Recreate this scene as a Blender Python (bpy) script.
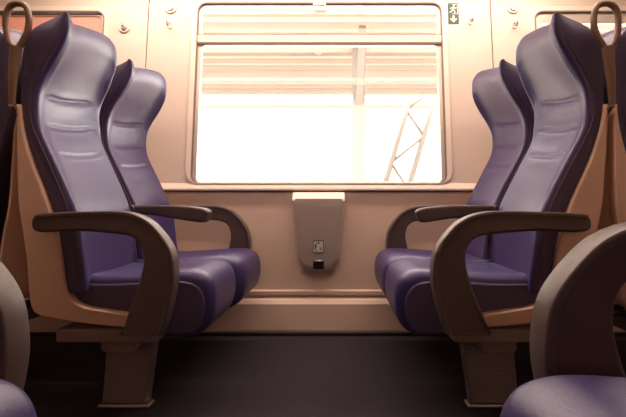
import bpy, bmesh, math, random
from mathutils import Vector, Matrix
random.seed(7)
for o in list(bpy.data.objects): bpy.data.objects.remove(o)
S = bpy.context.scene
C = S.collection
PI = math.pi
# ------------------------------------------------------------ camera
cd = bpy.data.cameras.new('camera'); cam = bpy.data.objects.new('camera', cd); C.objects.link(cam)
cd.sensor_width = 36; cd.lens = 36*430/626; cd.shift_x = -0.035; cd.shift_y = -0.003
cd.clip_start = 0.02
cam.location = (0.086, 0, 0.68); cam.rotation_euler = (PI/2, 0, 0)
S.camera = cam
# ------------------------------------------------------------ world, lights, exposure
W = bpy.data.worlds.new('sky'); S.world = W; W.use_nodes = True
bg = W.node_tree.nodes['Background']
bg.inputs[0].default_value = (1.0, 0.95, 0.90, 1); bg.inputs[1].default_value = 17
def area(name, loc, sx, sy, power, col, rot=(0,0,0)):
    l = bpy.data.lights.new(name, 'AREA'); l.shape = 'RECTANGLE'; l.size = sx; l.size_y = sy
    l.energy = power; l.color = col
    o = bpy.data.objects.new(name, l); C.objects.link(o); o.location = loc; o.rotation_euler = rot
    return o
WARM = (1.0, 0.78, 0.66)
area('window_side_strip_lamp', (0, 2.06, 2.11), 2.8, 0.10, 41, WARM, (math.radians(-4),0,0))
area('aisle_strip_lamp', (0, 1.10, 2.14), 3.4, 0.14, 17, (1.0, .80, .72))
sun = bpy.data.lights.new('sun', 'SUN'); sun.energy = 1.5; sun.angle = 0.02; sun.color = (1, .92, .82)
so = bpy.data.objects.new('sun', sun); C.objects.link(so); so.rotation_euler = (math.radians(28), math.radians(12), 0)
S.view_settings.view_transform = 'Standard'; S.view_settings.look = 'None'
S.view_settings.gamma = 1; S.view_settings.use_curve_mapping = False
S.view_settings.exposure = 0.0

# ------------------------------------------------------------ materials
def mat(name, col, rough=.5, metal=0, bump=0, bscale=200, var=0, vscale=6, col2=None, coat=0, spec=.5, kind='noise'):
    m = bpy.data.materials.new(name); m.use_nodes = True
    nt = m.node_tree; b = nt.nodes['Principled BSDF']
    b.inputs['Base Color'].default_value = (*col, 1); b.inputs['Roughness'].default_value = rough
    b.inputs['Metallic'].default_value = metal; b.inputs['Coat Weight'].default_value = coat
    b.inputs['Specular IOR Level'].default_value = spec
    tc = nt.nodes.new('ShaderNodeTexCoord')
    if col2:
        n = nt.nodes.new('ShaderNodeTexNoise'); n.inputs['Scale'].default_value = vscale; n.inputs['Detail'].default_value = 4
        nt.links.new(tc.outputs['Object'], n.inputs['Vector'])
        r = nt.nodes.new('ShaderNodeValToRGB'); r.color_ramp.elements[0].position = .38; r.color_ramp.elements[1].position = .62
        r.color_ramp.elements[0].color = (*col, 1); r.color_ramp.elements[1].color = (*col2, 1)
        nt.links.new(n.outputs['Fac'], r.inputs[0]); nt.links.new(r.outputs[0], b.inputs['Base Color'])
    if bump:
        n2 = nt.nodes.new('ShaderNodeTexVoronoi' if kind == 'voronoi' else 'ShaderNodeTexNoise'); n2.inputs['Scale'].default_value = bscale
        nt.links.new(tc.outputs['Object'], n2.inputs['Vector'])
        bp = nt.nodes.new('ShaderNodeBump'); bp.inputs['Strength'].default_value = bump; bp.inputs['Distance'].default_value = .002
        nt.links.new(n2.outputs[0], bp.inputs['Height']); nt.links.new(bp.outputs[0], b.inputs['Normal'])
    return m
M = {}
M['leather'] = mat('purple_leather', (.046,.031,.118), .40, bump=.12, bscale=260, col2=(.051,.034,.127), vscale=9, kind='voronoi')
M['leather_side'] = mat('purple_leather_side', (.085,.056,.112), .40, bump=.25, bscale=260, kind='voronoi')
M['piping'] = mat('dark_piping', (.03,.02,.055), .4)
M['taupe'] = mat('taupe_plastic', (.100,.061,.049), .45, bump=.12, bscale=500, col2=(.107,.066,.053), vscale=20)
M['taupe_pad'] = mat('taupe_pad', (.112,.072,.062), .42, bump=.12, bscale=500)
M['beige'] = mat('beige_frame', (.74,.46,.31), .42, bump=.05, bscale=400, col2=(.77,.49,.335), vscale=5)
M['beam'] = mat('taupe_metal', (.26,.18,.15), .4, bump=.05, bscale=300)
M['ped'] = mat('ribbed_grey_metal', (.20,.15,.15), .5)
M['wall'] = mat('peach_wall_laminate', (.74,.59,.48), .42, bump=.03, bscale=60, col2=(.76,.61,.50), vscale=3)
M['wall_low'] = mat('lower_wall_laminate', (.76,.55,.42), .45, bump=.03, bscale=60, col2=(.78,.57,.44), vscale=3)
M['trim'] = mat('cream_trim', (.88,.73,.60), .3)
M['gasket'] = mat('dark_gasket', (.10,.06,.045), .6)
M['seal'] = mat('window_seal', (.24,.16,.12), .6)
M['alu'] = mat('window_aluminium', (.78,.68,.58), .35, metal=.4)
M['steel'] = mat('brushed_steel', (.55,.50,.46), .28, metal=.9)
M['bin'] = mat('grey_bin_metal', (.60,.49,.42), .36, metal=.3)
M['black'] = mat('black_plastic', (.015,.012,.012), .5)
M['white'] = mat('white_print', (.85,.82,.76), .5)
M['green'] = mat('sign_green', (.022,.075,.035), .5)
M['carpet'] = mat('dark_carpet', (.012,.006,.011), .95, bump=.8, bscale=350, col2=(.028,.016,.027), vscale=180)
M['ceil'] = mat('ceiling_cream', (.7,.62,.54), .6, col2=(.72,.64,.56))
M['blind'] = mat('salmon_blind', (.80,.52,.41), .8, bump=.2, bscale=300)
M['handle'] = mat('bronze_taupe_handle', (.25,.145,.085), .33, bump=.04, bscale=300)
M['out'] = mat('outdoor_concrete', (.52,.44,.38), .8, col2=(.56,.48,.42), vscale=1.5)
M['out2'] = mat('outdoor_painted_steel', (.25,.20,.165), .6)
M['out4'] = mat('outdoor_dark_steel', (.11,.092,.078), .6)
M['out3'] = mat('outdoor_pale_facade', (.34,.31,.28), .8, col2=(.38,.35,.31), vscale=1)
def trans(m, col):
    nt = m.node_tree; b = nt.nodes['Principled BSDF']; o = [n for n in nt.nodes if n.type == 'OUTPUT_MATERIAL'][0]
    t = nt.nodes.new('ShaderNodeBsdfTranslucent'); t.inputs[0].default_value = (*col, 1); mx = nt.nodes.new('ShaderNodeMixShader'); mx.inputs[0].default_value = .30
    nt.links.new(b.outputs[0], mx.inputs[1]); nt.links.new(t.outputs[0], mx.inputs[2]); nt.links.new(mx.outputs[0], o.inputs[0])
trans(M['blind'], (.75,.40,.28))
# glass: clear with a faint mirror reflection
g = bpy.data.materials.new('window_glass'); g.use_nodes = True; nt = g.node_tree; nt.nodes.clear()
o_ = nt.nodes.new('ShaderNodeOutputMaterial'); mx = nt.nodes.new('ShaderNodeMixShader'); tr = nt.nodes.new('ShaderNodeBsdfTransparent'); gl = nt.nodes.new('ShaderNodeBsdfGlossy')
fr = nt.nodes.new('ShaderNodeFresnel'); fr.inputs[0].default_value = 1.25; gl.inputs['Roughness'].default_value = .03; tr.inputs[0].default_value = (.97,.96,.94,1)
nt.links.new(fr.outputs[0], mx.inputs[0]); nt.links.new(tr.outputs[0], mx.inputs[1]); nt.links.new(gl.outputs[0], mx.inputs[2]); nt.links.new(mx.outputs[0], o_.inputs[0])
M['glass'] = g
em = bpy.data.materials.new('lamp_diffuser'); em.use_nodes = True; b = em.node_tree.nodes['Principled BSDF']
b.inputs['Emission Color'].default_value = (1,.85,.7,1); b.inputs['Emission Strength'].default_value = 3
M['lamp'] = em

# ------------------------------------------------------------ helpers
def finish(name, bm, m, parent=None, origin=(0,0,0), smooth=True, bevel=0, seg=2, sub=0):
    bmesh.ops.recalc_face_normals(bm, faces=bm.faces[:])
    bmesh.ops.translate(bm, verts=bm.verts[:], vec=-Vector(origin))
    me = bpy.data.meshes.new(name); bm.to_mesh(me); bm.free()
    me.materials.append(M[m])
    if smooth:
        me.shade_smooth()
        for p in me.polygons:
            if len(p.vertices) > 8: p.use_smooth = False
    o = bpy.data.objects.new(name, me); C.objects.link(o)
    if parent is not None: o.parent = parent
    else: o.location = origin
    if bevel:
        b = o.modifiers.new('bevel', 'BEVEL'); b.width = bevel; b.segments = seg; b.limit_method = 'ANGLE'; b.angle_limit = math.radians(40)
        if smooth: b.harden_normals = True
    if sub:
        s = o.modifiers.new('sub', 'SUBSURF'); s.levels = sub; s.render_levels = sub
    return o
def box(bm, x0, x1, y0, y1, z0, z1, mtx=None):
    vs = [bm.verts.new((x, y, z)) for x in (x0, x1) for y in (y0, y1) for z in (z0, z1)]
    if mtx:
        for v in vs: v.co = mtx @ v.co
    for f in ((0,1,3,2),(4,6,7,5),(0,4,5,1),(2,3,7,6),(0,2,6,4),(1,5,7,3)): bm.faces.new([vs[i] for i in f])
    return vs
def spline(pts, n=6, closed=False):
    out = []; N = len(pts)
    for i in range(N if closed else N-1):
        if closed: p = [pts[(i+k-1) % N] for k in range(4)]
        else: p = [pts[max(0, i-1)], pts[i], pts[i+1], pts[min(N-1, i+2)]]
        for k in range(n):
            t = k/n; r = []
            for a in range(len(p[0])):
                p0, p1, p2, p3 = p[0][a], p[1][a], p[2][a], p[3][a]
                r.append(.5*((2*p1)+(-p0+p2)*t+(2*p0-5*p1+4*p2-p3)*t*t+(-p0+3*p1-3*p2+p3)*t**3))
            out.append(tuple(r))
    if not closed: out.append(tuple(pts[-1]))
    return out
def interp(tab, z):      # tab sorted by increasing key
    if z <= tab[0][0]: return tab[0][1]
    for (a, b), (c, d) in zip(tab, tab[1:]):
        if z <= c:
            return b+(d-b)*(z-a)/(c-a)
    return tab[-1][1]
def smooth_tab(tab, n=8): return sorted(spline(sorted(tab), n))
def prism(poly, y0, y1, T, r=.0, seg=4):
    """outline in x-z carried from y0 to y1 with rounded rims of radius r"""
    bm = bmesh.new(); N = len(poly)
    area2 = sum(poly[i][0]*poly[(i+1)%N][1]-poly[(i+1)%N][0]*poly[i][1] for i in range(N))
    sg = 1 if area2 > 0 else -1
    nor = []
    for i in range(N):
        a = Vector(poly[i-1]); b = Vector(poly[(i+1) % N]); t = (b-a)
        if t.length < 1e-9: t = Vector((1,0))
        t.normalize(); nor.append(Vector((-t.y, t.x))*sg)
    rings = []
    if r > 0:
        for k in range(seg+1):
            a = PI/2*k/seg; rings.append((y0+r*(1-math.sin(a)), r*(1-math.cos(a))))
        rings = [(y0+r*(1-math.sin(PI/2*k/seg)), r*(1-math.cos(PI/2*k/seg))) for k in range(seg, -1, -1)]
        rings += [(y1-(y-y0), d) for (y, d) in reversed(rings)]
    else: rings = [(y0, 0), (y1, 0)]
    vr = []
    for (y, d) in rings:
        vr.append([bm.verts.new(T(poly[i][0]+nor[i].x*d, y, poly[i][1]+nor[i].y*d)) for i in range(N)])
    for a, b in zip(vr, vr[1:]):
        for i in range(N):
            j = (i+1) % N; bm.faces.new((a[i], a[j], b[j], b[i]))
    bm.faces.new(vr[0]); bm.faces.new(list(reversed(vr[-1])))
    return bm
def tube(bm, pts, rad, T=lambda x, y, z: (x, y, z), seg=10, closed=False, flat=1.0, up=(0,1,0)):
    """round or flattened tube; flat scales the half-width along 'up'"""
    P = [Vector(p) for p in pts]; N = len(P); U = Vector(up); rings = []
    for i in range(N):
        a = P[(i-1) % N] if (closed or i > 0) else P[i]; b = P[(i+1) % N] if (closed or i < N-1) else P[i]
        t = (b-a).normalized(); s = t.cross(U)
        if s.length < 1e-5: s = t.cross(Vector((1,0,0)))
        s.normalize(); u = s.cross(t).normalized()
        r = rad[i] if isinstance(rad, (list, tuple)) else rad
        ring = []
        for k in range(seg):
            q = P[i]+s*math.cos(2*PI*k/seg)*r+u*math.sin(2*PI*k/seg)*r*flat
            ring.append(bm.verts.new(T(*q)))
        rings.append(ring)
    for i in range(N if closed else N-1):
        a = rings[i]; b = rings[(i+1) % N]
        for k in range(seg): bm.faces.new((a[k], a[(k+1) % seg], b[(k+1) % seg], b[k]))
    if not closed: bm.faces.new(rings[0]); bm.faces.new(rings[-1])
def rrect(x0, x1, z0, z1, r, n=6):
    out = []
    for cx, cz, a0 in ((x1-r, z1-r, 0), (x0+r, z1-r, 90), (x0+r, z0+r, 180), (x1-r, z0+r, 270)):
        for k in range(n+1):
            a = math.radians(a0+90*k/n); out.append((cx+r*math.cos(a), cz+r*math.sin(a)))
    return out
def panel(bm, outer, holes, P, d0, d1):
    """flat panel with holes; P(u, w, depth) gives the point"""
    f = bmesh.new(); loops = []
    for lp in [outer]+holes:
        vs = [f.verts.new((u, w, 0)) for u, w in lp]; loops.append(len(vs))
        for i in range(len(vs)): f.edges.new((vs[i], vs[(i+1) % len(vs)]))
    bmesh.ops.triangle_fill(f, use_beauty=True, edges=f.edges[:])
    f.verts.ensure_lookup_table(); f.verts.index_update()
    A = [bm.verts.new(P(v.co.x, v.co.y, d0)) for v in f.verts]; B = [bm.verts.new(P(v.co.x, v.co.y, d1)) for v in f.verts]
    for fc in f.faces:
        ix = [v.index for v in fc.verts]
        bm.faces.new([A[i] for i in ix]); bm.faces.new([B[i] for i in reversed(ix)])
    k = 0
    for n in loops:
        for i in range(n):
            a, b2 = k+i, k+(i+1) % n; bm.faces.new((A[a], A[b2], B[b2], B[a]))
        k += n
    f.free()
def tag(o, label, cat, group=None):
    o['label'] = label; o['category'] = cat
    if group: o['group'] = group
    return o
def struct(name, bm, m, parent=None, **k):
    o = finish(name, bm, m, parent, **k)
    if parent is None: o['kind'] = 'structure'
    return o
def empty(name, loc):
    o = bpy.data.objects.new(name, None); C.objects.link(o); o.location = loc; o.empty_display_size = .05
    return o

# ------------------------------------------------------------ the setting
LEAN = math.tan(math.radians(7)); Y0 = 2.30; ZS = .79
def WP(u, w, d):          # window wall: leans out above the sill; d is depth behind its face
    return (u, Y0+max(0, w-ZS)*LEAN+d, w)
bm = bmesh.new(); box(bm, -3.2, 3.2, -1.3, 2.75, -.06, 0); struct('floor', bm, 'carpet', smooth=False)
bm = bmesh.new(); box(bm, -3.2, 3.2, -1.3, 2.75, 2.16, 2.22); struct('ceiling', bm, 'ceil', smooth=False)
bm = bmesh.new(); box(bm, -3.2, 3.2, -1.36, -1.3, 0, 2.16); struct('wall_back', bm, 'wall', smooth=False)
bm = bmesh.new(); box(bm, -3.26, -3.2, -1.3, 2.75, 0, 2.16); struct('wall_left', bm, 'wall', smooth=False)
bm = bmesh.new(); box(bm, 3.2, 3.26, -1.3, 2.75, 0, 2.16); struct('wall_right', bm, 'wall', smooth=False)
WX = .69; WT = 1.835; WB = .80
wins = [(-WX, WX, WB, WT), (1.2, 2.58, WB, 1.785), (-2.58, -1.2, WB, 1.785)]
SEAM = .963
spans = [(-3.2, -SEAM-.003), (-SEAM+.003, SEAM-.003), (SEAM+.003, 3.2)]
bm = bmesh.new()
for (a, b_), w in zip(spans, (wins[2], wins[0], wins[1])):
    panel(bm, [(a, ZS), (b_, ZS), (b_, 2.16), (a, 2.16)], [rrect(*w, .055)], WP, 0, .05)
wall = struct('wall_front', bm, 'wall', smooth=False)
bm = bmesh.new()
for s in (-1, 1): panel(bm, [(s*SEAM-.01, ZS), (s*SEAM+.01, ZS), (s*SEAM+.01, 2.16), (s*SEAM-.01, 2.16)], [], WP, .012, .03)
struct('panel_gap', bm, 'gasket', wall, smooth=False)
bm = bmesh.new(); box(bm, -3.2, 3.2, Y0, Y0+.05, .225, ZS); struct('wall_front_lower', bm, 'wall_low', smooth=False)
# sill ledge
bm = bmesh.new()
pr = [(Y0+.05, .80), (Y0-.012, .80), (Y0-.02, .794), (Y0-.02, .775), (Y0-.012, .768), (Y0, .766), (Y0, .79), (Y0+.05, .79)]
def extr(bm, pr, x0, x1):
    a = [bm.verts.new((x0, y, z)) for y, z in pr]; b = [bm.verts.new((x1, y, z)) for y, z in pr]
    n = len(pr)
    for i in range(n): bm.faces.new((a[i], a[(i+1) % n], b[(i+1) % n], b[i]))
    bm.faces.new(a); bm.faces.new(b)
extr(bm, [(Y0+.03, .815), (Y0+.006, .813), (Y0-.015, .776), (Y0-.015, .768), (Y0-.008, .766), (Y0+.004, .766)], -3.2, 3.2); struct('trim_1', bm, 'trim', smooth=False)
bm = bmesh.new(); extr(bm, [(Y0+.004, .766), (Y0-.006, .766), (Y0-.006, .760), (Y0+.004, .760)], -3.2, 3.2); struct('trim_2', bm, 'gasket', smooth=False)
# skirting duct with a stepped top
bm = bmesh.new()
extr(bm, [(Y0+.05, .236), (Y0-.004, .236), (Y0-.016, .230), (Y0-.016, .212), (Y0-.006, .206), (Y0-.006, .196), (Y0-.022, .186), (Y0-.034, .165), (Y0-.036, .03), (Y0-.03, .0), (Y0+.05, 0)], -3.2, 3.2)
struct('baseboard_front', bm, 'wall_low', smooth=False)
bm = bmesh.new(); extr(bm, [(Y0-.030, 0), (Y0-.045, 0), (Y0-.045, .016), (Y0-.030, .02)], -3.2, 3.2); struct('trim_3', bm, 'black', smooth=False)

def window(i, w, header, topbar=.03):
    x0, x1, z0, z1 = w
    bm = bmesh.new(); panel(bm, rrect(x0-.024, x1+.024, z0-.0, z1+.024, .07), [rrect(x0+.004, x1-.004, z0+.004, z1-.004, .05)], WP, -.007, .0)
    fo = struct('window_%d' % i, bm, 'trim', smooth=False)
    bm = bmesh.new(); panel(bm, rrect(x0+.004, x1-.004, z0+.004, z1-.004, .05), [rrect(x0+.011, x1-.011, z0+.0045, z1-.012, .045)], WP, -.008, .03); finish('gasket', bm, 'seal', fo, smooth=False)
    bm = bmesh.new(); panel(bm, rrect(x0+.011, x1-.011, z0+.0045, z1-.012, .045), [rrect(x0+.030, x1-.030, z0+.008, header-.03, .03), rrect(x0+.022, x1-.022, header+.03, z1-topbar, .035)], WP, .004, .035); finish('window_frame', bm, 'alu', fo, smooth=False)
    bm = bmesh.new()
    for q in (-.027, .023): box(bm, x0+.012, x1-.012, Y0+(header+q-ZS)*LEAN-.006, Y0+(header+q-ZS)*LEAN+.004, header+q, header+q+.006)
    box(bm, x0+.012, x1-.012, Y0+(header-ZS)*LEAN+.0, Y0+(header-ZS)*LEAN+.003, header-.02, header+.02)
    finish('hopper_seal', bm, 'seal', fo, smooth=False)
    bm = bmesh.new(); box(bm, x0+.012, x1-.012, Y0+(header-ZS)*LEAN-.012, Y0+(header-ZS)*LEAN+.006, header-.020, header+.022); finish('transom', bm, 'trim', fo, smooth=False, bevel=.003)
    bm = bmesh.new(); box(bm, (x0+x1)/2-.035, (x0+x1)/2+.035, Y0+(z1-ZS)*LEAN-.022, Y0+(z1-ZS)*LEAN+.01, z1-.03, z1-.005); finish('latch', bm, 'steel', fo, smooth=False, bevel=.004)
    bm = bmesh.new(); panel(bm, rrect(x0+.02, x1-.02, z0+.015, z1-.02, .04), [], WP, .018, .024); finish('glass_pane', bm, 'glass', fo, smooth=False)
    return fo
w1 = window(1, wins[0], 1.612); w2 = window(2, wins[1], 1.40, .075); w3 = window(3, wins[2], 1.40, .03)
# small round stamp etched on the main pane
bm = bmesh.new()
for r in (.017, .009):
    tube(bm, [(-.006+r*1.1*math.cos(a*PI/12), Y0+.72*LEAN+.012, 1.545+r*math.sin(a*PI/12)) for a in range(24)], .0012, closed=True, seg=5)
finish('pane_stamp', bm, 'alu', w1)
bl = empty('roller_blind', (-1.89, 2.37, .86))
bm = bmesh.new(); n = 40
pts = [(z, Y0+(z-ZS)*LEAN-.018) for z in (.95, 1.2, 1.45, 1.745)]
panel(bm, [(-2.555, .95), (-1.225, .95), (-1.225, 1.765), (-2.555, 1.765)], [], lambda u, w, d: (u, Y0+(w-ZS)*LEAN+.012+d, w), -.001, .001)
finish('blind_cloth', bm, 'blind', bl, origin=bl.location, smooth=False)
bm = bmesh.new(); box(bm, -2.555, -1.225, Y0+.16*LEAN+.004, Y0+.16*LEAN+.016, .93, .955); finish('bottom_bar', bm, 'taupe_pad', bl, origin=bl.location, bevel=.004)
bm = bmesh.new(); tube(bm, [(-2.55, Y0+.98*LEAN+.003, 1.768), (-1.23, Y0+.98*LEAN+.003, 1.768)], .008, seg=16, up=(0,0,1)); finish('roller', bm, 'taupe_pad', bl, origin=bl.location)
tag(bl, 'salmon window blind drawn over the window behind the left seats', 'blind')
# ceiling lamps (out of frame, they carry the two strip lights)
for nm, y, lab in (('window', 2.06, 'long ceiling light strip above the window seats'), ('aisle', 1.10, 'long ceiling light strip above the aisle')):
    t = empty('ceiling_light', (0, y, 2.16)); tag(t, lab, 'ceiling light')
    for sgn in (-1, 1):
        bm = bmesh.new(); box(bm, -2.2, 2.2, y+sgn*.09-.012, y+sgn*.09+.012, 2.12, 2.1599); finish('housing', bm, 'alu', t, origin=t.location, smooth=False, bevel=.004)

# ------------------------------------------------------------ double seat
ARM = [(.857,.634),(.852,.647),(.838,.655),(.80,.659),(.70,.663),(.60,.665),(.545,.663),(.498,.652),(.460,.632),(.430,.603),(.403,.568),(.388,.535),(.382,.495),(.382,.455),(.393,.395),(.410,.335),(.428,.292)]
ARMI = [(.556,.292),(.548,.310),(.530,.360),(.505,.420),(.486,.480),(.479,.520),(.484,.555),(.500,.578),(.530,.592),(.60,.600),(.70,.606),(.80,.603),(.835,.604),(.851,.611),(.857,.622)]
FRAME_O = [(.917,1.0),(.917,.86),(.917,.75),(.915,.68),(.90,.58),(.888,.5),(.883,.42),(.874,.365),(.852,.342),(.80,.330),(.746,.321),(.66,.311),(.568,.303),(.45,.294)]
FRAME_I = [(.45,.322),(.56,.344),(.64,.356),(.70,.366),(.735,.384),(.757,.415),(.768,.46),(.776,.52),(.792,.60),(.815,.68),(.838,.742),(.862,.80),(.884,.87),(.899,.94),(.905,1.0)]
XF = smooth_tab([(1.30,.752),(1.27,.752),(1.235,.760),(1.18,.787),(1.12,.824),(1.07,.847),(1.02,.855),(.96,.852),(.916,.839),(.85,.809),(.78,.777),(.733,.757),(.683,.738),(.615,.722),(.54,.713),(.466,.704),(.40,.70)])
XB = smooth_tab([(1.30,.775),(1.285,.80),(1.262,.852),(1.245,.878),(1.22,.898),(1.18,.908),(1.12,.914),(1.02,.914),(.947,.906),(.878,.889),(.804,.860),(.739,.834),(.683,.815),(.593,.791),(.525,.780),(.466,.773),(.40,.766)])
ZT = smooth_tab([(0,1.290),(.05,1.278),(.11,1.268),(.3,1.288),(.6,1.315),(.80,1.326),(.90,1.318),(.96,1.300),(1,1.268)])
ZB0 = .41
CUSH = [(.76,.455),(.66,.462),(.55,.468),(.45,.474),(.38,.476),(.335,.470),(.305,.454),(.288,.425),(.282,.385),(.285,.34),(.300,.298),(.330,.268),(.37,.256),(.45,.258),(.52,.290),(.62,.325),(.76,.35)]
def backrest_bm(y0, y1, T, tw):
    bm = bmesh.new(); NR = 150; w = y1-y0
    ts = [0, .002, .006, .011, .016, .021, .025, .028, .031, .036, .045, .06, .08, .105, .13, .155]
    ts = ts+[w-t for t in reversed(ts)]+[]
    ts = sorted(set(round(t, 5) for t in ts))
    rings = []
    for k in range(NR+1):
        q = k/NR; zn = ZB0+q*(1.30-ZB0)
        xf0 = interp(XF, zn); xb = interp(XB, zn); row = []; tz = tw*max(0, min(1, (zn-1.0)/.22))
        tf = min(1, (1-q)/.16); topfade = tf*tf*(3-2*tf)
        rec = (.013+.004*math.exp(-((zn-1.17)/.10)**2))*min(1, .3+.7*topfade)
        cr = 0
        for t in ts:
            e = min(t, w-t); v = t/w; xf = xf0+tz*v; xbe = max(xb, xf+.022)
            ztop = interp(ZT, v); z = ZB0+q*(ztop-ZB0)
            if e < .012: x = xf+.012*(1-math.sqrt(max(0, 1-((.012-e)/.012)**2)))
            else:
                p = (e-.012)/(w/2-.012); h_ = min(1, p*4)
                x = xf+.004*h_*h_*(3-2*h_)+rec*math.sin(p*PI/2)**1.5
            for zc in (1.06, .960, .866):          # stitched creases across the back
                vv = (v-.5)/.31
                if abs(vv) < 1.25:
                    lift = .010*(1-vv*vv) * -1
                    a = math.exp(-((zn-(zc+lift))/.0055)**2)*max(0, min(1, (1.15-abs(vv))*6))
                    x += .010*a
                    x -= .005*math.exp(-((zn-(zc-.030))/.022)**2)*max(0, 1-vv*vv)
            x = min(x, xbe-.010)
            row.append((x, y0+t, z))
        # back side, with rounded corners
        bk = []
        for t in (w, w-.004, w-.012, w-.03, w*.5, .03, .012, .004, 0):
            e = min(t, w-t); v = t/w; z = ZB0+q*(interp(ZT, v)-ZB0)
            xx = max(xb, xf0+tz*v+.022)-.010*(1-min(1, e/.012))**2
            bk.append((xx, y0+t, z))
        rings.append([bm.verts.new(T(*p)) for p in row+bk])
    n = len(rings[0])
    for a, b in zip(rings, rings[1:]):
        for i in range(n): bm.faces.new((a[i], a[(i+1) % n], b[(i+1) % n], b[i]))
    bm.faces.new(rings[0])
    # rounded top cap
    top = rings[-1]; nf = len(ts)
    back = top[nf:]
    fr = top[:nf]
    mid = []
    for v in top:
        pass
    cen = Vector((0,0,0))
    loop2 = []
    cx = sum((v.co.x for v in top))/len(top)
    for v in top:
        mate_x = (v.co.x)
        loop2.append(bm.verts.new((v.co.x*.7+.3*cx if False else v.co.x, v.co.y, v.co.z+.004)))
    for i in range(n): bm.faces.new((top[i], top[(i+1) % n], loop2[(i+1) % n], loop2[i]))
    # bridge front and back of cap by nearest back vertex
    f = bm.faces.new(loop2)
    bmesh.ops.triangulate(bm, faces=[f])
    return bm
def cushion_bm(y0, y1, T, near):
    """near: y of the side that shows its flat side panel"""
    poly = spline(CUSH, 5, True); N = len(poly)
    cx = sum(p[0] for p in poly)/N; cz = sum(p[1] for p in poly)/N
    bm = bmesh.new(); R = .040; ys = []
    for k in range(7): a = PI/2*k/6; ys.append((y0+R*(1-math.cos(a)) , R*(1-math.sin(a))))
    w = y1-y0
    for f in (.2, .35, .5, .65, .8): ys.append((y0+w*f, 0))
    for k in range(6, -1, -1): a = PI/2*k/6; ys.append((y1-R*(1-math.cos(a)), R*(1-math.sin(a))))
    rings = []
    for (y, d) in ys:
        v = (y-y0)/w; dip = .010*math.sin(PI*v)
        ring = []
        for i in range(N):
            a = Vector(poly[i-1]); b = Vector(poly[(i+1) % N]); t = (b-a).normalized(); nn = Vector((t.y, -t.x))
            p = Vector(poly[i]); inw = Vector((cx, cz))-p
            if nn.dot(inw) < 0: nn = -nn
            x, z = p.x+nn.x*d, p.y+nn.y*d
            if z > .43 and x > .36: z -= dip*min(1, (x-.36)/.1)
            ring.append(bm.verts.new(T(x, y, z)))
        rings.append(ring)
    for a, b in zip(rings, rings[1:]):
        for i in range(N): bm.faces.new((a[i], a[(i+1) % N], b[(i+1) % N], b[i]))
    bm.faces.new(rings[0]); bm.faces.new(rings[-1])
    return bm
def inset_poly(poly, d):
    N = len(poly); out = []
    ar = sum(poly[i][0]*poly[(i+1)%N][1]-poly[(i+1)%N][0]*poly[i][1] for i in range(N)); sg = 1 if ar > 0 else -1
    for i in range(N):
        a = Vector(poly[i-1]); b = Vector(poly[(i+1) % N]); t = (b-a).normalized()
        out.append((poly[i][0]-t.y*sg*d, poly[i][1]+t.x*sg*d))
    return out
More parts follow.
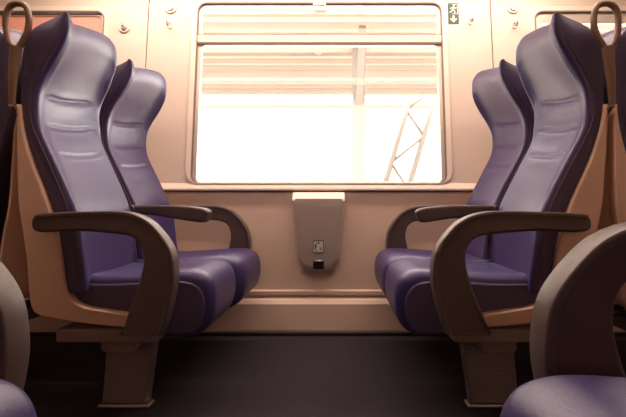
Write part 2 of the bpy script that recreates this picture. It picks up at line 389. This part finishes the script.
def double_seat(sx, sy, label, group='double seats', lean=0, shift=0, squeeze=0, arm_cut=0, arm_drop=0):
    cy = lambda y: y if sy > 0 else 1.936-y
    root = empty('double_seat', (sx*.62, cy(1.75), 0)); O = root.location.copy()
    tag(root, label, 'seat', group)
    sq = lambda x, y: x+(shift-squeeze*(x-.38)/.47)*(1 if not squeeze else max(0, min(1, (1.80-y)/.06)))
    T0 = lambda x, y, z: (sx*sq(x, y), cy(y), z)
    T = lambda x, y, z: (sx*(sq(x, y)+lean*min(1.25, max(0, (z-.60)/.30))), cy(y), z)   # the backs of each seat recline a little differently
    TL = T
    for y0, y1, tw in ((1.35, 1.725, .034), (1.785, 2.17, 0)):
        bk = finish('backrest', backrest_bm(y0, y1, T, tw), 'leather', root, O)
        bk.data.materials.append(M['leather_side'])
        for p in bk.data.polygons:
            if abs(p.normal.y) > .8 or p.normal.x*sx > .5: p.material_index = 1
        # side piping on both flanks
        for ye in (y0-.001, y1+.001):
            bm = bmesh.new()
            pth = []
            for k in range(50):
                z = .44+(1.235-.44)*k/49; v = 0 if ye < y0 else 1
                zz = ZB0+(z-ZB0)/(1.30-ZB0)*(interp(ZT, v)-ZB0)
                pth.append((interp(XF, z)+.022+v*tw*max(0, min(1, (z-1.0)/.22)), ye, zz))
            tube(bm, pth, [.0004+.0026*min(1, min(i, 49-i)/6) for i in range(50)], T, seg=6); finish('piping', bm, 'leather_side', bk, (0,0,0)).location = (0,0,0)
            bpy.context.view_layer.update() if False else None
            bk.children[-1].data.transform(Matrix.Translation(-O))
        cu = finish('seat_cushion', cushion_bm(y0+.030 if tw else y0-.035, y1-.003, T0, y0), 'leather', root, O)
        yo = (y0+.024 if tw else y0-.041)
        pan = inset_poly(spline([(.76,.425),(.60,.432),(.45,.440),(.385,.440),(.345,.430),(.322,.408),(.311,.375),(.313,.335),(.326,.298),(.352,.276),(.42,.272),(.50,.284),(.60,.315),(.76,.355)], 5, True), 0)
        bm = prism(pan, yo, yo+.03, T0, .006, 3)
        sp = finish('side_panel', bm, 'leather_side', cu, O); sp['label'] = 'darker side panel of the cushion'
    outer = spline(ARM, 4); inner = spline(ARMI, 4)
    poly = outer+inner
    for ya, dx in ((1.288, 0), (2.205, -.03)):
        yb = ya+.046
        T = (lambda x, y, z, dx=dx: T0(x+dx-arm_cut*max(0, (x-.5)/.35), y, z-arm_drop*max(0, (z-.30)/.38)-dx*.6*max(0, (z-.45)/.21)))
        a = finish('armrest', prism(poly, ya, yb, T, .009, 3), 'taupe', root, O)
        # lighter pad strip running over the outer edge
        po = outer[6:]; N = len(po); ins = []
        for i in range(N):
            p = Vector(po[max(0, i-1)]); q = Vector(po[min(N-1, i+1)]); t = (q-p).normalized()
            ins.append((po[i][0]+t.y*-.013, po[i][1]+t.x*.013))
        ou = [(po[i][0]-(ins[i][0]-po[i][0])*.15, po[i][1]-(ins[i][1]-po[i][1])*.15) for i in range(N)]
        pd = finish('armrest_pad', prism(ou+ins[::-1], ya-.003, yb+.003, T, .005, 3), 'taupe_pad', a, O)
        pd['label'] = 'lighter rim of the armrest'
    T = T0
    # centre armrest, hinged from the back
    mid = spline([(.755,.664),(.74,.682),(.66,.686),(.56,.686),(.48,.680),(.432,.672),(.416,.662),(.415,.650),(.425,.626),(.436,.617),(.46,.617),(.56,.632),(.66,.646),(.74,.650)], 4, True)
    a = finish('armrest', prism(mid, 1.73, 1.78, T, .010, 3), 'taupe', root, O)
    a['label'] = 'tapered centre armrest'
    bm = bmesh.new(); tube(bm, [(.742, 1.722, .668), (.742, 1.788, .668)], .018, T, seg=16, up=(1,0,0)); finish('hinge', bm, 'taupe_pad', a, O)
    T = TL
    for ya in (1.339, 2.168):
        finish('side_frame', prism(spline(FRAME_O, 3)+spline(FRAME_I, 3), ya, ya+.036, T, .006, 3), 'beige', root, O)
    # rear shell closing the back
    bm = bmesh.new()
    zs = [.36+.62*k/20 for k in range(21)]
    r1 = []; r2 = []
    def xo(z): return interp(sorted((p[1], p[0]) for p in FRAME_O if p[1] > .35), z)
    pa = [(xo(z)-.012, z) for z in zs]+[(xo(z)-.004, z) for z in reversed(zs)]
    finish('back_shell', prism(pa, 1.372, 2.170, T), 'beige', root, O)
    # beam, bracket
    T = T0
    bm = prism(rrect(.458, .80, .252, .296, .010, 3), 1.350, 1.44, T, .005, 2)
    finish('support_beam', bm, 'beam', root, O)
    bm = prism(rrect(.56, .68, .205, .262, .012, 3), 1.40, 2.255, T, .006, 2)
    finish('wall_bracket', bm, 'beam', root, O)
    # pedestal, ribbed
    bm = bmesh.new(); NP = 60; rings = []
    for k in range(NP+1):
        q = k/NP; z = .262*(1-q)+.012*q; g_ = .0014 if (k % 2 == 0) else 0
        xa = .508+.037*q+g_; xb = .694+.020*q-g_; ya, yb = 1.462+g_, 1.492-g_
        rings.append([bm.verts.new(T(x, y, z)) for x, y in ((xa, ya+.01), (xa+.01, ya), (xb-.01, ya), (xb, ya+.01), (xb, yb), (xa, yb))])
    for p, q in zip(rings, rings[1:]):
        for i in range(6): bm.faces.new((p[i], p[(i+1) % 6], q[(i+1) % 6], q[i]))
    bm.faces.new(rings[0]); bm.faces.new(rings[-1])
    pe = finish('pedestal', bm, 'ped', root, O, smooth=False)
    bm = prism([(.536,0),(.722,0),(.722,.006),(.712,.011),(.546,.011),(.536,.006)], 1.452, 1.502, T, .003, 2)
    finish('foot_plate', bm, 'steel', pe, O)
    # grab handle: teardrop loop and stem
    T = TL
    bm = bmesh.new()
    lp = spline([(.893,1.302),(.868,1.293),(.857,1.262),(.860,1.222),(.876,1.188),(.897,1.165),(.921,1.185),(.931,1.225),(.930,1.268),(.917,1.294)], 5, True)
    yc = 1.318
    tube(bm, [(x, yc, z) for x, z in lp], .0092, T, seg=10, closed=True, flat=1.1)
    st = spline([(.899,1.172),(.903,1.13),(.909,1.08),(.915,1.03),(.919,.985)], 6)
    tube(bm, [(x, yc+.018*max(0, (i/(len(st)-1))-.5), z) for i, (x, z) in enumerate(st)], [.021-.012*i/(len(st)-1) for i in range(len(st))], T, seg=12, flat=.6)
    tube(bm, [(.919, yc+.004, .995), (.919, 1.352, .975)], .008, T, seg=10, up=(0,0,1))
    finish('grab_handle', bm, 'handle', root, O)
    return root
def copy_tree(o, parent=None):
    c = o.copy(); C.objects.link(c)
    if parent is not None: c.parent = parent
    for ch in list(o.children):
        copy_tree(ch, c)
    return c
seatR = double_seat(1, 1, 'purple leather double seat right of the window, grey ribbed leg fully visible', lean=.018)
seatL = double_seat(-1, 1, 'purple leather double seat left of the window, facing the right one', lean=.006, shift=.016, squeeze=.028, arm_cut=.020)
bR = copy_tree(seatL); bR.location.x += 1.864; bR['label'] = 'double seat backing onto the right seat, at the right edge of the photo'
bL = copy_tree(seatR); bL.location.x -= 1.864; bL['label'] = 'dark double seat backing onto the left seat, at the left edge of the photo'
for u in (bR, bL):          # no loop handle shows on the rear units
    for ch in list(u.children):
        if ch.name.startswith('grab_handle'): bpy.data.objects.remove(ch)
for ch in list(bL.children):
    if ch.name.startswith('side_frame') and min(v.co.y for v in ch.data.vertices) < -.3: bpy.data.objects.remove(ch)
fR = double_seat(1, -1, 'foreground double seat, arched armrest and purple cushion in bottom right corner', arm_drop=.004)
fL = double_seat(-1, -1, 'foreground double seat, curved armrest and purple cushion in bottom left corner', shift=-.006)

# ------------------------------------------------------------ waste bin under the window
bn = empty('waste_bin', (0, Y0, .34)); tag(bn, 'metal waste bin mounted on the wall below the window', 'waste bin')
O = bn.location.copy()
half = [(0,.338),(.045,.342),(.085,.358),(.108,.392),(.118,.45),(.126,.53),(.135,.62),(.140,.70),(.141,.722)]
hs = spline(half, 4)
def depth_at(x, z): return .050+.016*(z-.34)/.38
outl = [(x, z) for x, z in hs]+[(-x, z) for x, z in reversed(hs[1:])]
bm = bmesh.new(); N = len(outl); rings = []
for k, (d, ins) in enumerate([(0, 0), (.030, .0), (.044, .004), (.054, .012), (.060, .020), (.062, .030)]):
    ring = []
    for x, z in outl:
        c = Vector((0, .56)); p = Vector((x, z)); v = (c-p)
        if v.length: v = v.normalized()*ins
        taper = .65+.35*(z-.338)/.384
        zz = z if z > .72 else z+v.y
        ring.append(bm.verts.new((x+v.x, Y0-d*taper, zz)))
    rings.append(ring)
for a, b2 in zip(rings, rings[1:]):
    for i in range(N): bm.faces.new((a[i], a[(i+1) % N], b2[(i+1) % N], b2[i]))
bm.faces.new(rings[0]); bm.faces.new(rings[-1])
body = finish('bin_body', bm, 'bin', bn, O)
bm = bmesh.new(); vs = box(bm, -.139, .139, Y0-.064, Y0, .708, .756)
for v in vs:
    if v.co.y < Y0-.03 and v.co.z > .74: v.co.y += .040
lid = finish('lid', bm, 'trim', bn, O, bevel=.008, seg=3)
def bin_front(z): return Y0-.062*(.65+.35*(z-.338)/.384)-.0006
def decal(name, m, pieces, parent, O, off=0):
    bm = bmesh.new()
    for (x0, x1, z0, z1) in pieces:
        ys0 = bin_front(z0)-off; ys1 = bin_front(z1)-off
        vs = box(bm, x0, x1, 0, 1, z0, z1)
        for v in vs:
            yf = bin_front(v.co.z)-off; v.co.y = yf if v.co.y < .5 else yf+.004
    return finish(name, bm, m, parent, O, smooth=False)
st = decal('sticker', 'white', [(-.028, .028, .438, .504)], body, O, .001)
decal('sticker_print', 'gasket', [(-.028,.028,.500,.504),(-.028,.028,.438,.441),(-.028,-.025,.438,.504),(.025,.028,.438,.504),(-.019,-.012,.458,.478),(-.020,-.008,.478,.482),(-.012,-.008,.486,.494),(-.003,.004,.484,.496),(.006,.018,.463,.466),(.007,.010,.448,.466),(.014,.017,.448,.466),(-.018,-.004,.446,.450)], body, O, .002)
sl = decal('ashtray_flap', 'black', [(-.028,.028,.352,.398)], bn, O, .004); 
bm = bmesh.new(); tube(bm, [(-.024, bin_front(.395)-.006, .395), (.024, bin_front(.395)-.006, .395)], .004, seg=8, up=(0,0,1)); finish('flap_lip', bm, 'steel', sl, O)

# ------------------------------------------------------------ fittings on the wall
def WPt(x, z, d=0): return Vector((x, Y0+(z-ZS)*LEAN-d, z))
def disc(bm, x, z, r, d0, d1, seg=24, r2=None):
    a = [bm.verts.new(WPt(x+r*math.cos(2*PI*k/seg), z+r*math.sin(2*PI*k/seg), d0)) for k in range(seg)]
    r2 = r2 or r
    b = [bm.verts.new(WPt(x+r2*math.cos(2*PI*k/seg), z+r2*math.sin(2*PI*k/seg), d1)) for k in range(seg)]
    for k in range(seg): bm.faces.new((a[k], a[(k+1) % seg], b[(k+1) % seg], b[k]))
    bm.faces.new(a); bm.faces.new(b)
def round_fitting(x, z, label):
    t = empty('wall_fastener', WPt(x, z)); tag(t, label, 'wall fitting', 'round steel wall fittings'); O = t.location.copy()
    bm = bmesh.new(); disc(bm, x, z, .034, 0, .006, r2=.031); finish('collar', bm, 'trim', t, O)
    bm = bmesh.new(); tube(bm, [(WPt(x+.029*math.cos(a*PI/12), z+.029*math.sin(a*PI/12), .006)) for a in range(24)], .0025, seg=6, closed=True); finish('ring', bm, 'bin', t, O)
    bm = bmesh.new(); disc(bm, x, z, .019, .004, .016, r2=.015); k = finish('cap', bm, 'steel', t, O, smooth=False, bevel=.002)
    bm = bmesh.new(); box(bm, -.012, .012, -.001, .001, -.0025, .0025, Matrix.Translation(WPt(x, z, .017)) @ Matrix.Rotation(.6, 4, 'Y')); finish('slot', bm, 'gasket', k, O, smooth=False)
def hook(x, z, label):
    t = empty('coat_hook', WPt(x, z)); tag(t, label, 'hook', 'small coat hooks on the wall'); O = t.location.copy()
    bm = bmesh.new(); panel(bm, [(x+a, z+b) for a, b in rrect(-.011, .011, -.022, .022, .010)], [], lambda u, w, d: WPt(u, w, d), 0, .005); finish('hook_plate', bm, 'trim', t, O, smooth=False, bevel=.002)
    bm = bmesh.new(); c = WPt(x, z)
    tube(bm, [c+Vector(p) for p in spline([(0,-.004,.010),(0,-.018,.002),(0,-.026,-.012),(0,-.036,-.018),(0,-.044,-.010),(0,-.046,.002)], 4)], .0045, seg=8, up=(1,0,0)); finish('prong', bm, 'steel', t, O)
round_fitting(-.838, 1.797, 'round steel fitting high on the wall, left of the main window')
hook(-.838, 1.70, 'small coat hook left of the main window, under the round fitting')
round_fitting(1.088, 1.797, 'round steel fitting above the right seats, right of the wall seam')
hook(1.090, 1.70, 'small coat hook above the right seats, right of the wall seam')
round_fitting(-1.092, 1.683, 'round steel fitting left of the wall seam above the left seats')
hook(.846, 1.722, 'small coat hook beside the green exit sign')
# emergency exit sign
sg = empty('exit_sign', WPt(.752, 1.765)); O = sg.location.copy(); tag(sg, 'small green emergency exit sign with running figure and down arrow', 'sign')
SX0, SX1, SZ0, SZ1 = .722, .782, 1.704, 1.828
bm = bmesh.new(); panel(bm, rrect(SX0, SX1, SZ0, SZ1, .004, 3), [], lambda u, w, d: WPt(u, w, d), -.001, .002); finish('sign_plate', bm, 'green', sg, O, smooth=False)
def poly_decal(name, m, polys, parent, O, d=.0028):
    bm = bmesh.new()
    for p in polys: panel(bm, p, [], lambda u, w, dd: WPt(u, w, dd), d-.001, d)
    return finish(name, bm, m, parent, O, smooth=False)
def seg2(a, b, w):
    a = Vector(a); b = Vector(b); t = (b-a).normalized(); n = Vector((-t.y, t.x))*w/2
    return [tuple(a+n), tuple(a-n), tuple(b-n), tuple(b+n)]
cx, cz = .752, 1.790
run = [[(cx+.004+.0055*math.cos(a*PI/6), cz+.021+.0055*math.sin(a*PI/6)) for a in range(12)],
       seg2((cx+.002, cz+.014), (cx-.004, cz-.002), .008), seg2((cx+.002, cz+.012), (cx+.014, cz+.006), .004), seg2((cx+.014, cz+.006), (cx+.018, cz+.013), .0035),
       seg2((cx, cz+.012), (cx-.012, cz+.010), .004), seg2((cx-.012, cz+.010), (cx-.017, cz+.001), .0035),
       seg2((cx-.004, cz-.001), (cx+.008, cz-.009), .0055), seg2((cx+.008, cz-.009), (cx+.008, cz-.021), .0045),
       seg2((cx-.004, cz-.001), (cx-.009, cz-.012), .0055), seg2((cx-.009, cz-.012), (cx-.021, cz-.017), .0045)]
poly_decal('running_figure', 'white', run, sg, O)
poly_decal('door_outline', 'white', [seg2((cx+.024, cz-.024), (cx+.024, cz+.030), .003), seg2((cx-.004, cz+.030), (cx+.0255, cz+.030), .003), seg2((cx-.006, cz-.026), (cx+.0255, cz-.026), .0025)], sg, O)
ax, az = .752, 1.733
poly_decal('down_arrow', 'white', [[(ax-.005, az+.021), (ax-.005, az-.004), (ax-.017, az+.007), (ax-.017, az-.002), (ax, az-.020), (ax+.017, az-.002), (ax+.017, az+.007), (ax+.005, az-.004), (ax+.005, az+.021)]], sg, O)

# ------------------------------------------------------------ outside: the station
bm = bmesh.new(); box(bm, -40, 40, 2.9, 90, -1.3, -1.2); struct('ground', bm, 'out', smooth=False)
bm = bmesh.new(); box(bm, -30, 30, 6.0, 12.0, -1.2, -.25); pf = struct('platform', bm, 'out', smooth=False)
cn = empty('platform_canopy', (0, 9, -.25)); tag(cn, 'pale station platform canopy on steel beams seen through the window', 'canopy'); O = cn.location.copy()
bm = bmesh.new(); box(bm, -14, 14, 6.6, 12.0, 4.05, 4.25); finish('canopy_roof', bm, 'out3', cn, O, smooth=False)
for y, z in ((6.6, 3.8), (8.4, 3.72), (10.4, 3.75), (12, 3.8)):
    bm = bmesh.new(); box(bm, -14, 14, y-.08, y+.08, z, z+.28); finish('girder', bm, 'out2', cn, O, smooth=False)
for i in range(11):
    bm = bmesh.new(); box(bm, -14, 14, 6.9+i*.48, 6.95+i*.48, 3.93, 4.05); finish('purlin', bm, 'out2', cn, O, smooth=False)
for x in (-8.4, -4.2, .55, 5.6, 9.8):
    bm = bmesh.new(); box(bm, x-.12, x+.12, 8.28, 8.52, -.25, 3.75)
    for s in (-1, 1): box(bm, -.06, .06, -.06, .06, 0, 1.6, Matrix.Translation((x, 8.4, 2.6)) @ Matrix.Rotation(s*.8, 4, 'X'))
    finish('column', bm, 'out4', cn, O, smooth=False)
bd = empty('station_building', (0, 24, -1.2)); tag(bd, 'long pale station building far behind the platform canopy', 'building'); O = bd.location.copy()
bm = bmesh.new(); box(bm, -22, 8, 24, 30, -1.2, 6.2); wl = finish('facade', bm, 'out3', bd, O, smooth=False)
bm = bmesh.new(); box(bm, -22.4, 8.4, 23.4, 30.4, 6.2, 6.6); finish('roof', bm, 'out2', bd, O, smooth=False)
for k in range(9):
    for z in (1.2, 3.9):
        bm = bmesh.new(); box(bm, -20.5+k*3.2, -18.9+k*3.2, 23.96, 24.02, z, z+1.5); finish('window', bm, 'out2', bd, O, smooth=False)
ms = empty('lattice_mast', (5.6, 12.8, -1.2)); tag(ms, 'leaning lattice mast outside, seen through the right side of the window', 'mast'); O = ms.location.copy()
bm = bmesh.new()
A = [(3.0, 13), (5.6, 13)]
def P2(k, q): return Vector((.85+2.35*q+k*.75, 13, -1.2+8.0*q))
for k in (0, 1): tube(bm, [P2(k, 0), P2(k, 1)], .09, seg=6)
for i in range(10): tube(bm, [P2(i % 2, i/10), P2((i+1) % 2, (i+1)/10)], .045, seg=5)
o = finish('mast_lattice', bm, 'out4', ms, O)
